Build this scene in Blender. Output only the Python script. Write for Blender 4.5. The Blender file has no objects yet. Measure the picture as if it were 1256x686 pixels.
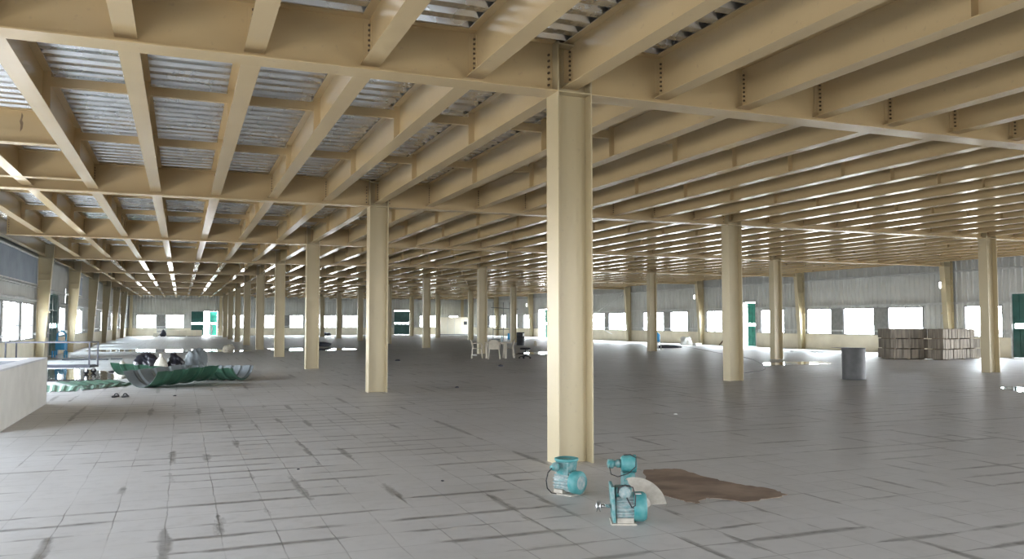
import bpy, math, random
from mathutils import Vector, Matrix
R = random.Random(7)
PI = math.pi
col = bpy.context.scene.collection
sc = bpy.context.scene

# ------------------------------------------------------------------ layout
Y1, D = 8.535, 10.044           # first column row, bay length (depth of the hall)
XA, S = 4.126, 9.736            # first free column line, bay width
XL, XR = -5.55, 33.9            # faces of the side walls
YB = 99.25                      # face of the end wall
YF = -3.0                       # open end behind the camera
H = 4.2                         # underside of the crosswise girders
HB = 4.28                       # underside of the overhead beams
HD = 4.80                       # underside of the steel deck
BF, CD = 0.313, 0.432           # column flange width, column depth
CX = [-5.2, XA, XA+S, XA+2*S, 32.85]     # column lines
def rowY(j): return Y1 + D*(j-1)         # girder rows 0..10

# ------------------------------------------------------------------ materials
def nt(name):
    m = bpy.data.materials.new(name); m.use_nodes = True
    t = m.node_tree; b = t.nodes['Principled BSDF']
    return m, t, b
def N(t, kind, **kw):
    n = t.nodes.new(kind)
    for k, v in kw.items():
        if k in n.bl_rna.properties: setattr(n, k, v)
        else: n.inputs[k].default_value = v
    return n
def math_node(t, op, a, b=None, clamp=False):
    n = t.nodes.new('ShaderNodeMath'); n.operation = op; n.use_clamp = clamp
    for i, v in enumerate((a, b)):
        if v is None: continue
        if isinstance(v, (int, float)): n.inputs[i].default_value = v
        else: t.links.new(v, n.inputs[i])
    return n.outputs[0]
def maprange(t, v, a, b, c, d):
    n = t.nodes.new('ShaderNodeMapRange'); n.clamp = True
    t.links.new(v, n.inputs[0])
    for i, x in enumerate((a, b, c, d)): n.inputs[i+1].default_value = x
    return n.outputs[0]
def mixc(t, f, a, b):
    n = t.nodes.new('ShaderNodeMix'); n.data_type = 'RGBA'
    if isinstance(f, (int, float)): n.inputs[0].default_value = f
    else: t.links.new(f, n.inputs[0])
    for i, v in ((6, a), (7, b)):
        if isinstance(v, tuple): n.inputs[i].default_value = (*v, 1)
        else: t.links.new(v, n.inputs[i])
    return n.outputs[2]
def simple(name, c, rough=.5, metal=0., var=.12, scale=6., c2=None, spec=.5, bump=0., rvar=.1):
    m, t, b = nt(name)
    tc = N(t, 'ShaderNodeTexCoord')
    no = N(t, 'ShaderNodeTexNoise'); no.inputs['Scale'].default_value = scale; no.inputs['Detail'].default_value = 5
    t.links.new(tc.outputs['Object'], no.inputs['Vector'])
    c2 = c2 or tuple(max(0, x*(1-var*2)) for x in c)
    f = maprange(t, no.outputs['Fac'], .35, .68, 0, 1)
    t.links.new(mixc(t, f, c, c2), b.inputs['Base Color'])
    t.links.new(maprange(t, no.outputs['Fac'], .3, .7, max(.02, rough-rvar), rough+rvar), b.inputs['Roughness'])
    b.inputs['Metallic'].default_value = metal
    b.inputs['Specular IOR Level'].default_value = spec
    if bump:
        bp = N(t, 'ShaderNodeBump'); bp.inputs['Strength'].default_value = bump; bp.inputs['Distance'].default_value = .02
        t.links.new(no.outputs['Fac'], bp.inputs['Height']); t.links.new(bp.outputs[0], b.inputs['Normal'])
    return m

CREAM = (.57, .445, .26)
def cream_paint(name, c, rough):
    m, t, b = nt(name)
    g = N(t, 'ShaderNodeNewGeometry')
    n1 = N(t, 'ShaderNodeTexNoise'); n1.inputs['Scale'].default_value = 1.3; n1.inputs['Detail'].default_value = 4
    n2 = N(t, 'ShaderNodeTexNoise'); n2.inputs['Scale'].default_value = 14; n2.inputs['Detail'].default_value = 3
    t.links.new(g.outputs['Position'], n1.inputs['Vector']); t.links.new(g.outputs['Position'], n2.inputs['Vector'])
    a = mixc(t, maprange(t, n1.outputs['Fac'], .3, .7, 0, 1), c, tuple(x*.94 for x in c))
    a = mixc(t, maprange(t, n2.outputs['Fac'], .66, .78, 0, .35), a, (.34, .27, .2))
    t.links.new(a, b.inputs['Base Color'])
    b.inputs['Roughness'].default_value = rough
    b.inputs['Specular IOR Level'].default_value = .5
    return m
M = {}
M['beam'] = cream_paint('cream_beam_paint', CREAM, .17)
M['girder'] = cream_paint('cream_girder_paint', (.56, .435, .25), .26)
M['column'] = cream_paint('cream_column_paint', (.49, .42, .27), .42)
M['bolt'] = simple('dark_bolt_steel', (.12, .085, .05), .6, .2)
M['plaster'] = simple('cream_plaster', (.72, .66, .52), .75, scale=2, var=.05)
M['parapet'] = simple('white_parapet_plaster', (.66, .655, .62), .8, scale=3, var=.04)
M['parapet_top'] = simple('smooth_grey_cement', (.55, .57, .60), .6, scale=3, var=.05)
M['slab_in'] = simple('dark_cement_inset', (.25, .28, .33), .6, scale=3)
M['sheet'] = simple('grey_wall_sheet', (.50, .51, .49), .5, .0, scale=1.2, var=.06)
M['sheet_blue'] = simple('blue_grey_wall_sheet', (.20, .25, .32), .4, .0, scale=1.2, var=.06)
M['panel'] = simple('dark_window_side_panel', (.22, .22, .21), .5)
M['frame'] = simple('grey_window_metal', (.20, .20, .21), .45, .5)
M['girt'] = simple('galvanised_girt', (.60, .61, .60), .5, .1)
M['green'] = simple('dark_green_door_paint', (.012, .09, .075), .45, scale=3)
M['green_light'] = simple('turquoise_door_paint', (.05, .36, .27), .45, scale=3)
M['roofgreen'] = simple('green_roof_sheet', (.042, .118, .075), .42, scale=4, var=.2)
M['roofgrey'] = simple('grey_sheet_backing', (.19, .22, .235), .4, scale=4, var=.08)
M['palegreen'] = simple('pale_green_sheet', (.20, .36, .27), .5, scale=4)
M['black'] = simple('black_plastic', (.012, .013, .017), .5)
M['bag'] = simple('black_bag_film', (.01, .011, .018), .35, scale=9, bump=.6)
M['sack'] = simple('white_woven_sack', (.72, .70, .60), .7, scale=14, bump=.5)
M['rack'] = simple('dark_rack_steel', (.045, .048, .065), .5)
M['blue'] = simple('bright_blue_paint', (.05, .40, .80), .4)
M['paleblue'] = simple('pale_blue_plastic', (.45, .58, .62), .4)
M['darkblue'] = simple('dark_blue_plastic', (.03, .05, .22), .5)
M['drum'] = simple('dark_grey_drum', (.06, .062, .06), .55, .0, scale=5, var=.2, c2=(.10, .10, .10))
M['beige'] = simple('beige_plastic', (.55, .50, .40), .45)
M['cable'] = simple('black_cable', (.02, .02, .022), .5)
M['pale'] = simple('pale_mud_plastic', (.44, .41, .35), .75, scale=20, var=.1)
M['white'] = simple('white_board', (.8, .8, .78), .6)
M['steel'] = simple('bright_steel', (.6, .6, .6), .3, .9)
M['teal'] = simple('dusty_teal_paint', (.028, .20, .205), .5, scale=22, c2=(.22, .30, .30), var=.2)
M['tealfan'] = simple('teal_cowl_paint', (.028, .21, .22), .5, scale=16, c2=(.10, .28, .28))
M['dust'] = simple('dusty_grey_casting', (.36, .40, .395), .7, scale=30, c2=(.16, .28, .285))
M['cabin'] = simple('cream_panel', (.76, .70, .56), .5, scale=1.5, var=.04)
M['ground'] = simple('outside_concrete', (.62, .61, .58), .9, scale=.3, var=.08)
M['slab'] = simple('slab_concrete', (.3, .3, .29), .9, scale=1)
M['plank'] = simple('weathered_plank', (.24, .18, .12), .8, scale=8)

# galvanised deck: steel with rows of little embossed dimples along each flute
def deck_mat():
    m, t, b = nt('galvanised_deck_steel')
    g = N(t, 'ShaderNodeNewGeometry'); sx = N(t, 'ShaderNodeSeparateXYZ'); t.links.new(g.outputs['Position'], sx.inputs[0])
    no = N(t, 'ShaderNodeTexNoise'); no.inputs['Scale'].default_value = 1.7; no.inputs['Detail'].default_value = 6
    t.links.new(g.outputs['Position'], no.inputs['Vector'])
    t.links.new(mixc(t, maprange(t, no.outputs['Fac'], .35, .65, 0, 1), (.68, .69, .70), (.58, .59, .60)), b.inputs['Base Color'])
    b.inputs['Metallic'].default_value = .9
    t.links.new(maprange(t, no.outputs['Fac'], .3, .7, .2, .34), b.inputs['Roughness'])
    # embossments: 6 cm rhythm along x, one band per 15 cm along y
    fx = math_node(t, 'ABSOLUTE', math_node(t, 'SUBTRACT', math_node(t, 'FRACT', math_node(t, 'DIVIDE', sx.outputs[0], .06)), .5))
    fy = math_node(t, 'ABSOLUTE', math_node(t, 'SUBTRACT', math_node(t, 'FRACT', math_node(t, 'DIVIDE', sx.outputs[1], .15)), .5))
    hx = maprange(t, fx, .18, .30, 1, 0); hy = maprange(t, fy, .10, .20, 1, 0)
    hh = math_node(t, 'MULTIPLY', hx, hy)
    bp = N(t, 'ShaderNodeBump'); bp.inputs['Strength'].default_value = .6; bp.inputs['Distance'].default_value = .008
    t.links.new(hh, bp.inputs['Height']); t.links.new(bp.outputs[0], b.inputs['Normal'])
    return m
M['deck'] = deck_mat()

def floor_mat():
    m, t, b = nt('cement_tile_floor')
    L = t.links.new
    g = N(t, 'ShaderNodeNewGeometry'); s = N(t, 'ShaderNodeSeparateXYZ'); L(g.outputs['Position'], s.inputs[0])
    wob = N(t, 'ShaderNodeTexNoise'); wob.inputs['Scale'].default_value = 2.2; wob.inputs['Detail'].default_value = 3; L(g.outputs['Position'], wob.inputs['Vector'])
    w = maprange(t, wob.outputs['Fac'], .3, .7, -.007, .007)
    P = .39
    def dist(o, off):
        a = math_node(t, 'ADD', math_node(t, 'ADD', o, w), off)
        a = math_node(t, 'FRACT', math_node(t, 'DIVIDE', a, P))
        a = math_node(t, 'SUBTRACT', .5, math_node(t, 'ABSOLUTE', math_node(t, 'SUBTRACT', a, .5)))
        return math_node(t, 'MULTIPLY', a, P)          # metres from the nearest joint
    dx, dy = dist(s.outputs[0], .08+P*50), dist(s.outputs[1], .05+P*50)
    def noise(sc_, sx=1., sy=1., det=4, off=0.):
        mp = N(t, 'ShaderNodeMapping'); mp.inputs['Scale'].default_value = (sx, sy, 1); mp.inputs['Location'].default_value = (off, off*.7, 0)
        L(g.outputs['Position'], mp.inputs[0])
        n = N(t, 'ShaderNodeTexNoise'); n.inputs['Scale'].default_value = sc_; n.inputs['Detail'].default_value = det; n.inputs['Roughness'].default_value = .6
        L(mp.outputs[0], n.inputs['Vector']); return n.outputs['Fac']
    # joints open to different widths
    nj = noise(.9, det=5)
    joint = math_node(t, 'MAXIMUM', maprange(t, dx, .002, .007, 1, 0), maprange(t, dy, .002, .007, 1, 0))
    jstr = maprange(t, nj, .42, .62, .08, .6)
    joint = math_node(t, 'MULTIPLY', joint, jstr)
    # damp dark seepage along the joints, mostly along those that run crosswise
    n1 = noise(1.0, .55, 2.4, 5, 3.1); n2 = noise(1.0, 2.4, .55, 5, 11.3); n3 = noise(.22, det=2, off=5.)
    reg = maprange(t, n3, .36, .56, -.025, .075)
    t1 = math_node(t, 'MULTIPLY', math_node(t, 'SUBTRACT', math_node(t, 'ADD', n1, reg), .55), .8)
    t2 = math_node(t, 'MULTIPLY', math_node(t, 'SUBTRACT', math_node(t, 'ADD', n2, reg), .595), .7)
    t1 = math_node(t, 'MINIMUM', t1, .045); t2 = math_node(t, 'MINIMUM', t2, .05)
    s1 = maprange(t, math_node(t, 'SUBTRACT', t1, dy), -.010, .022, 0, 1)
    s2 = maprange(t, math_node(t, 'SUBTRACT', t2, dx), -.010, .022, 0, 1)
    damp = math_node(t, 'MAXIMUM', s1, s2)
    # base tone: each tile a touch different, broad dusty clouds
    vx = math_node(t, 'FLOOR', math_node(t, 'DIVIDE', math_node(t, 'ADD', s.outputs[0], .08+P*50), P))
    vy = math_node(t, 'FLOOR', math_node(t, 'DIVIDE', math_node(t, 'ADD', s.outputs[1], .05+P*50), P))
    cb = N(t, 'ShaderNodeCombineXYZ'); L(vx, cb.inputs[0]); L(vy, cb.inputs[1])
    wn = N(t, 'ShaderNodeTexWhiteNoise'); wn.noise_dimensions = '2D'; L(cb.outputs[0], wn.inputs['Vector'])
    big = noise(.35, det=6, off=2.)
    fine = noise(6., det=6)
    c = mixc(t, maprange(t, big, .35, .65, 0, 1), (.545, .54, .53), (.455, .447, .432))
    c = mixc(t, maprange(t, wn.outputs['Value'], 0, 1, 0, .22), c, (.60, .595, .585))
    c = mixc(t, maprange(t, fine, .5, .75, 0, .3), c, (.33, .32, .305))
    c = mixc(t, joint, c, (.075, .065, .055))
    c = mixc(t, math_node(t, 'MULTIPLY', damp, maprange(t, fine, .35, .6, .85, .45)), c, (.11, .103, .093))
    L(c, b.inputs['Base Color'])
    r = maprange(t, big, .35, .65, .54, .44)
    r = math_node(t, 'SUBTRACT', r, math_node(t, 'MULTIPLY', damp, .08))
    L(r, b.inputs['Roughness'])
    b.inputs['Specular IOR Level'].default_value = .55
    hgt = math_node(t, 'ADD', math_node(t, 'MULTIPLY', joint, -1.), math_node(t, 'MULTIPLY', fine, .25))
    bp = N(t, 'ShaderNodeBump'); bp.inputs['Strength'].default_value = .35; bp.inputs['Distance'].default_value = .006
    L(hgt, bp.inputs['Height']); L(bp.outputs[0], b.inputs['Normal'])
    return m
M['floor'] = floor_mat()

def board_mat():
    m, t, b = nt('stacked_board_edges')
    tc = N(t, 'ShaderNodeTexCoord'); mp = N(t, 'ShaderNodeMapping'); mp.inputs['Scale'].default_value = (9, 9, .7)
    t.links.new(tc.outputs['Object'], mp.inputs[0])
    n = N(t, 'ShaderNodeTexNoise'); n.inputs['Scale'].default_value = 1.3; n.inputs['Detail'].default_value = 5
    t.links.new(mp.outputs[0], n.inputs['Vector'])
    t.links.new(mixc(t, maprange(t, n.outputs['Fac'], .38, .62, 0, 1), (.30, .265, .215), (.15, .13, .105)), b.inputs['Base Color'])
    b.inputs['Roughness'].default_value = .85
    return m
M['board'] = board_mat()

def dirt_mat():
    m, t, b = nt('brown_dried_mud')
    g = N(t, 'ShaderNodeNewGeometry'); mp = N(t, 'ShaderNodeMapping'); mp.inputs['Scale'].default_value = (1.5, 1.9, 1); mp.inputs['Rotation'].default_value = (0, 0, .7)
    t.links.new(g.outputs['Position'], mp.inputs[0])
    n = N(t, 'ShaderNodeTexNoise'); n.inputs['Scale'].default_value = 1.5; n.inputs['Detail'].default_value = 7
    t.links.new(mp.outputs[0], n.inputs['Vector'])
    t.links.new(mixc(t, maprange(t, n.outputs['Fac'], .38, .62, 0, 1), (.31, .225, .165), (.18, .125, .09)), b.inputs['Base Color'])
    b.inputs['Roughness'].default_value = .7
    return m
M['dirt'] = dirt_mat()
def water_mat():
    m, t, b = nt('shallow_rain_water')
    b.inputs['Base Color'].default_value = (.10, .095, .085, 1)
    b.inputs['Roughness'].default_value = .04; b.inputs['Specular IOR Level'].default_value = .5
    g = N(t, 'ShaderNodeNewGeometry'); n = N(t, 'ShaderNodeTexNoise'); n.inputs['Scale'].default_value = 5
    t.links.new(g.outputs['Position'], n.inputs['Vector'])
    bp = N(t, 'ShaderNodeBump'); bp.inputs['Strength'].default_value = .04; bp.inputs['Distance'].default_value = .005
    t.links.new(n.outputs['Fac'], bp.inputs['Height']); t.links.new(bp.outputs[0], b.inputs['Normal'])
    return m
M['water'] = water_mat()
def glass_mat():
    m = bpy.data.materials.new('window_glass'); m.use_nodes = True; t = m.node_tree; t.nodes.clear()
    o = N(t, 'ShaderNodeOutputMaterial'); tr = N(t, 'ShaderNodeBsdfTransparent'); gl = N(t, 'ShaderNodeBsdfGlossy')
    tr.inputs[0].default_value = (.93, .95, .94, 1); gl.inputs['Roughness'].default_value = .03
    fr = N(t, 'ShaderNodeFresnel'); fr.inputs[0].default_value = 1.45
    gg = N(t, 'ShaderNodeNewGeometry'); ff = math_node(t, 'MULTIPLY', fr.outputs[0], math_node(t, 'SUBTRACT', 1., gg.outputs['Backfacing']))
    mx = N(t, 'ShaderNodeMixShader'); t.links.new(ff, mx.inputs[0]); t.links.new(tr.outputs[0], mx.inputs[1]); t.links.new(gl.outputs[0], mx.inputs[2])
    t.links.new(mx.outputs[0], o.inputs[0]); return m
M['glass'] = glass_mat()
def lamp_mat():
    m, t, b = nt('lit_lamp_tube')
    b.inputs['Emission Color'].default_value = (1, .97, .9, 1); b.inputs['Emission Strength'].default_value = 6
    return m
M['lamp'] = lamp_mat()

# ------------------------------------------------------------------ mesh builder
class MB:
    def __init__(self, T=None): self.v = []; self.f = []; self.m = []; self.T = T; self.mi = 0; self.sm = []
    def add(self, vs, fs, smooth=False):
        o = len(self.v)
        for p in vs: self.v.append(tuple(self.T(*p)) if self.T else tuple(p))
        for f in fs: self.f.append([i+o for i in f]); self.m.append(self.mi); self.sm.append(smooth)
    def box(self, x0, x1, y0, y1, z0, z1):
        self.add([(x, y, z) for z in (z0, z1) for y in (y0, y1) for x in (x0, x1)],
                 [(0, 2, 3, 1), (4, 5, 7, 6), (0, 1, 5, 4), (1, 3, 7, 5), (3, 2, 6, 7), (2, 0, 4, 6)])
    def hexa(self, b, t):          # four bottom and four top corners, both anticlockwise
        self.add(list(b)+list(t), [(3, 2, 1, 0), (4, 5, 6, 7), (0, 1, 5, 4), (1, 2, 6, 5), (2, 3, 7, 6), (3, 0, 4, 7)])
    def tube(self, pts, r, n=8, closed=False, cap=True):
        pts = [Vector(p) for p in pts]; rs = r if isinstance(r, (list, tuple)) else [r]*len(pts)
        rings = []; up = None
        for i, p in enumerate(pts):
            a = pts[i-1] if (i > 0 or closed) else p
            b = pts[(i+1) % len(pts)] if (i < len(pts)-1 or closed) else p
            d = (b-a).normalized()
            if up is None: up = Vector((0, 0, 1)) if abs(d.z) < .9 else Vector((1, 0, 0))
            s = d.cross(up).normalized(); up = s.cross(d).normalized()
            rings.append([p+(s*math.cos(2*PI*k/n)+up*math.sin(2*PI*k/n))*rs[i] for k in range(n)])
        vs = [q for ring in rings for q in ring]; fs = []
        m = len(pts)
        for i in range(m if closed else m-1):
            j = (i+1) % m
            for k in range(n): fs.append((i*n+k, i*n+(k+1) % n, j*n+(k+1) % n, j*n+k))
        self.add(vs, fs, True)
        if not closed and cap: self.add(rings[0], [tuple(range(n))[::-1]]); self.add(rings[-1], [tuple(range(n))])
    def lathe(self, prof, n=24, axis='z', o=(0, 0, 0)):   # prof: (radius, height) list
        vs = []
        for (r, h) in prof:
            for k in range(n):
                a = 2*PI*k/n; c, s = r*math.cos(a), r*math.sin(a)
                p = {'z': (c, s, h), 'x': (h, c, s), 'y': (s, h, c)}[axis]
                vs.append((p[0]+o[0], p[1]+o[1], p[2]+o[2]))
        fs = [(i*n+k, i*n+(k+1) % n, (i+1)*n+(k+1) % n, (i+1)*n+k) for i in range(len(prof)-1) for k in range(n)]
        self.add(vs, fs, n > 8)
    def poly(self, pts, z0, z1):
        n = len(pts)
        self.add([(x, y, z0) for x, y in pts]+[(x, y, z1) for x, y in pts],
                 [tuple(range(n))[::-1], tuple(range(n, 2*n))]+[(i, (i+1) % n, n+(i+1) % n, n+i) for i in range(n)])
    def mesh(self, name, mats):
        me = bpy.data.meshes.new(name); me.from_pydata(self.v, [], self.f)
        for m in (mats if isinstance(mats, list) else [mats]): me.materials.append(m)
        me.polygons.foreach_set('material_index', self.m); me.polygons.foreach_set('use_smooth', self.sm)
        me.update(); return me
    def build(self, name, mats, parent=None, loc=None, rz=None):
        return link(name, self.mesh(name, mats), parent, loc, rz)
def link(name, me, parent=None, loc=None, rz=None):
    o = bpy.data.objects.new(name, me); col.objects.link(o)
    if parent: o.parent = parent
    if loc: o.location = loc
    if rz is not None: o.rotation_euler = (0, 0, rz)
    return o
def tag(o, label, cat, group=None, kind=None):
    o['label'] = label; o['category'] = cat
    if group: o['group'] = group
    if kind: o['kind'] = kind
    return o
def thing(name, label, cat, loc=(0, 0, 0), rz=0, group=None, kind=None):
    o = link(name, None, None, loc, rz); return tag(o, label, cat, group, kind)
def struct(o): o['kind'] = 'structure'; return o
def copy_tree(o, loc=None, rz=None):
    c = o.copy(); col.objects.link(c)
    if loc: c.location = loc
    if rz is not None: c.rotation_euler = (0, 0, rz)
    for ch in list(o.children):
        k = ch.copy(); col.objects.link(k); k.parent = c
        for g in list(ch.children):
            q = g.copy(); col.objects.link(q); q.parent = k
    return c
def bevel(o, w, seg=2):
    b = o.modifiers.new('bevel', 'BEVEL'); b.width = w; b.segments = seg; b.limit_method = 'ANGLE'; return o
ORD = ['zeroth', 'first', 'second', 'third', 'fourth', 'fifth', 'sixth', 'seventh', 'eighth', 'ninth', 'tenth']

# ------------------------------------------------------------------ floor, ground, deck
mb = MB(); mb.box(XL-.3, XR+.3, YF-.2, YB+.3, -.25, 0)
struct(mb.build('floor', M['floor']))
mb = MB()
P = .30; y = YF; prof = []
while y < YB+.2:
    prof += [(y, HD), (y+.13, HD), (y+.165, HD+.075), (y+.265, HD+.075)]; y += P
prof.append((y, HD))
xs = [XL-.25, XR+.25]
mb.add([(x, yy, zz) for (yy, zz) in prof for x in xs], [(2*i, 2*i+1, 2*i+3, 2*i+2) for i in range(len(prof)-1)])
mb.mi = 1
mb.box(XL-.25, XR+.25, YF, YB+.25, HD+.08, HD+.16)
struct(mb.build('ceiling', [M['deck'], M['slab']]))

# ------------------------------------------------------------------ walls
def TL(a, z, d): return (XL+d, a, z)       # along the wall, height, distance out into the hall
def TR(a, z, d): return (XR-d, a, z)
def TB(a, z, d): return (a, YB-d, z)
class WB(MB):                               # boxes in wall coordinates
    def wbox(self, a0, a1, z0, z1, d0, d1): self.box(a0, a1, z0, z1, d0, d1)
def segs(openings, lo, hi, zlo, zhi):
    """solid rectangles left between openings (a0,a1,z0,z1) inside the band"""
    cuts = sorted({lo, hi, *[min(max(v, lo), hi) for o in openings for v in o[:2]]}); out = []
    for a, b in zip(cuts, cuts[1:]):
        if b-a < 1e-4: continue
        mid = (a+b)/2; holes = sorted((o[2], o[3]) for o in openings if o[0] < mid < o[1]); z = zlo
        for h0, h1 in holes:
            h0, h1 = max(h0, zlo), min(h1, zhi)
            if h1 <= h0: continue
            if h0 > z: out.append([a, b, z, h0])
            z = max(z, h1)
        if z < zhi: out.append([a, b, z, zhi])
    merged = []
    for s in out:
        for m in merged:
            if abs(m[1]-s[0]) < 1e-6 and abs(m[2]-s[2]) < 1e-6 and abs(m[3]-s[3]) < 1e-6: m[1] = s[1]; break
        else: merged.append(s)
    return merged
def corrug(mb, a0, a1, z0, z1, base=0., amp=.035, pitch=.30):
    k = math.floor(a0/pitch); pts = []
    prof = [(0, 0), (.55, 0), (.68, 1), (.87, 1)]
    while k*pitch < a1+pitch:
        for (f, h) in prof: pts.append((k*pitch+f*pitch, base+h*amp))
        k += 1
    def at(a):
        for (p, q), (r, s) in zip(pts, pts[1:]):
            if p <= a <= r: return q+(s-q)*(a-p)/(r-p) if r > p else q
        return base
    pp = [(a0, at(a0))]+[p for p in pts if a0 < p[0] < a1]+[(a1, at(a1))]
    vs = [(a, z, d) for (a, d) in pp for z in (z0, z1)]
    mb.add(vs, [(2*i, 2*i+1, 2*i+3, 2*i+2) for i in range(len(pp)-1)])
    mb.box(a0, a1, z0, z1, base-.09, base-.05)           # outer skin

ZS, ZW = .88, 2.33     # top of masonry, window head
def wins(lst): return [(a, b, ZS, ZW) for a, b in lst]
right_open = [(-2, 1.2, 0, 2.6), (2.6, 5.2, 0, 2.6), (9.6, 12, 0, 2.6), (13.2, 16.4, 0, 2.6), (18.9, 21.8, 0, 2.6)]   # unseen open bays beside the camera, added to light the floor
right_w = wins([
    (26.05, 28.0), (30.3, 32.5), (33.4, 35.6), (36.5, 38.45), (40.4, 42.6), (46.6, 48.4), (50.7, 53.0), (53.9, 56.9), (59.5, 61.1),
    (61.1+2.2, 65.9), (69.5, 71.5), (72.3, 73.7), (79.6, 81.6), (83.3, 84.9), (86.7, 88.2), (90, 92.0), (93.2, 95.4)])
right_w[9] = (63.3, 65.9, ZS, ZW); right_w[8] = (59.5, 62.6, ZS, ZW)
right_d = [(5.6, 7.9, 0, 2.9), (23.0, 25.65, 0, 2.87), (43.0, 44.35, 0, 2.89), (74.4, 77.5, 0, 2.9)]
left_w = wins([(29.3, 31.7), (32.1, 35.2), (35.6, 38.25), (46.0, 48.2), (52.3, 56.2), (60.0, 63.8), (68.6, 70.9), (71.6, 74.0), (78.5, 81), (82, 84.5), (89.5, 92), (94, 96.5)])
left_d = [(42.3, 45.6, 0, 2.95)]
back_w = wins([(-4.55, -2.55), (-1.62, .28), (5.2, 7.2), (8.9, 11.1), (11.75, 13.3), (14.9, 17.2), (17.9, 19.9), (27.4, 29.6), (31.2, 32.4)])
back_d = [(.98, 3.85, 0, 2.80), (24.1, 26.15, 0, 3.0)]
left_open = [(-1.0, 2.4, ZS, 2.6), (5.2, 7.6, ZS, 2.6), (9.4, 12.4, ZS, 2.4), (14.4, 17.7, ZS, 2.4), (19.5, 23, ZS, ZW), (23.8, 27.7, ZS, ZW)]   # open bays of the side nearest the camera
left_slit = [(47.9, 48.25, 2.55, 3.3), (55.0, 55.2, 3.0, 4.0)]
def wall(name, T, lo, hi, opens, mat):
    dado = MB(T)
    for a, b, z0, z1 in segs(opens, lo, hi, 0, ZS): dado.box(a, b, z0, z1, -.2, 0)
    w = dado.build(name, M['plaster']); struct(w)
    sh = MB(T)
    for a, b, z0, z1 in segs(opens, lo, hi, ZS, HD+.15): corrug(sh, a, b, z0, z1, base=-.06)
    sh.build('wall_sheeting', M['sheet'], w)
    return w
RW = wall('wall_right', TR, YF, YB, right_w+right_d+right_open, M['sheet'])
LW = wall('wall_left', TL, YF, YB, left_w+left_d+left_open+left_slit, M['sheet'])
def TF(a, z, d): return (a, YF+d, z)
front_o = [(-4.4, -2.4, 0, 2.8), (5.5, 9.0, ZS, ZW), (12.0, 15.0, ZS, ZW), (18, 21, ZS, ZW), (26, 29, ZS, ZW)]
FW = wall('wall_front', TF, XL-.2, XR+.2, front_o, M['sheet'])
BW = wall('wall_back', TB, XL-.2, XR+.2, back_w+back_d, M['sheet'])
# horizontal girts on the sheeting
def girts(name, T, lo, hi, opens, zs):
    mb = MB(T)
    for z in zs:
        for a, b, _, _ in segs([o for o in opens if o[2] < z+.05 and o[3] > z-.05], lo, hi, z, z+.08):
            mb.box(a, b, z, z+.012, .0, .10); mb.box(a, b, z+.07, z+.08, .0, .10); mb.box(a, b, z, z+.08, .0, .01)
    return struct(mb.build(name, M['girt']))
girts('trim_1', TR, 22.0, YB-.2, right_w+right_d, (1.05, 2.42, 3.92))
girts('trim_2', TL, 28.0, YB-.2, left_w+left_d+left_slit, (1.05, 2.42, 2.95))
girts('trim_3', TB, XL+.3, XR-.3, back_w+back_d, (1.0, 2.42, 4.0))
# windows: frame with mullions, glass
wi = [0]
def window(T, a0, a1, z0, z1, n):
    wi[0] += 1
    mb = MB(T); d0, d1 = -.10, -.02; w = .045
    mb.box(a0, a0+w, z0, z1, d0, d1); mb.box(a1-w, a1, z0, z1, d0, d1)
    mb.box(a0+w, a1-w, z0, z0+w, d0, d1); mb.box(a0+w, a1-w, z1-w, z1, d0, d1)
    for k in range(1, n): x = a0+(a1-a0)*k/n; mb.box(x-.018, x+.018, z0+w, z1-w, d0+.02, d1-.01)
    mb.box(a0+w, a1-w, z0+.55, z0+.57, d0+.03, d1-.02)
    o = mb.build('window_%d' % wi[0], M['frame']); struct(o)
    g = MB(T); g.box(a0+w, a1-w, z0+w, z1-w, -.066, -.060)
    g.build('pane', M['glass'], o); return o
def window_row(T, lst, n=2):
    for q, (a, b, z0, z1) in enumerate(lst):
        o = window(T, a, b, z0, z1, n)
        if q and 0 < a-lst[q-1][1] < 1.35:
            mb = MB(T); mb.box(lst[q-1][1]+.02, a-.02, z0, z1, -.02, .0); mb.build('side_panel', M['panel'], o)
window_row(TR, right_w); window_row(TL, left_w); window_row(TB, back_w)
# doors
di = [0]
def leaf(T, a0, a1, z1, mat, slot=True, d=(-.10, -.05), parent=None, name=None):
    mb = MB(T); w = .06
    z0, s0, s1 = .01, 1.30, 1.50
    rects = [(a0, a1, z0, s0), (a0, a1, s1, z1-.03), (a0, a0+w, s0, s1), (a1-w, a1, s0, s1), ((a0+a1)/2-.03, (a0+a1)/2+.03, s0, s1)] if slot else [(a0, a1, z0, z1-.03)]
    for r in rects: mb.box(r[0], r[1], r[2], r[3], *d)
    k = a0+.12
    while k < a1-.08: mb.box(k-.015, k+.015, z0+.03, s0-.03, d[1], d[1]+.02); mb.box(k-.015, k+.015, s1+.03, z1-.08, d[1], d[1]+.02); k += .28
    for zz in (z0+.65, s1+.6): mb.box(a0+.01, a1-.01, zz, zz+.04, d[1], d[1]+.03)
    return mb.build(name or 'door_leaf', mat, parent)
def door(T, a0, a1, z1, leaves):
    di[0] += 1
    mb = MB(T); w = .06
    mb.box(a0, a0+w, 0, z1, -.14, .03); mb.box(a1-w, a1, 0, z1, -.14, .03); mb.box(a0+w, a1-w, z1-w, z1, -.14, .03)
    o = mb.build('door_%d' % di[0], M['girt']); struct(o)
    for (b0, b1, mat, zz, d) in leaves: leaf(T, b0, b1, zz, mat, True, d, o)
DD = (-.10, -.05)
door(TR, 23.0, 25.65, 2.87, [(23.06, 24.32, M['green'], 2.84, DD), (24.321, 25.59, M['green'], 2.84, DD)])
door(TR, 43.0, 44.35, 2.89, [(43.07, 43.95, M['green_light'], 2.8, DD)])
door(TR, 74.4, 77.5, 2.9, [(74.47, 75.95, M['green_light'], 2.8, DD)])
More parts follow.
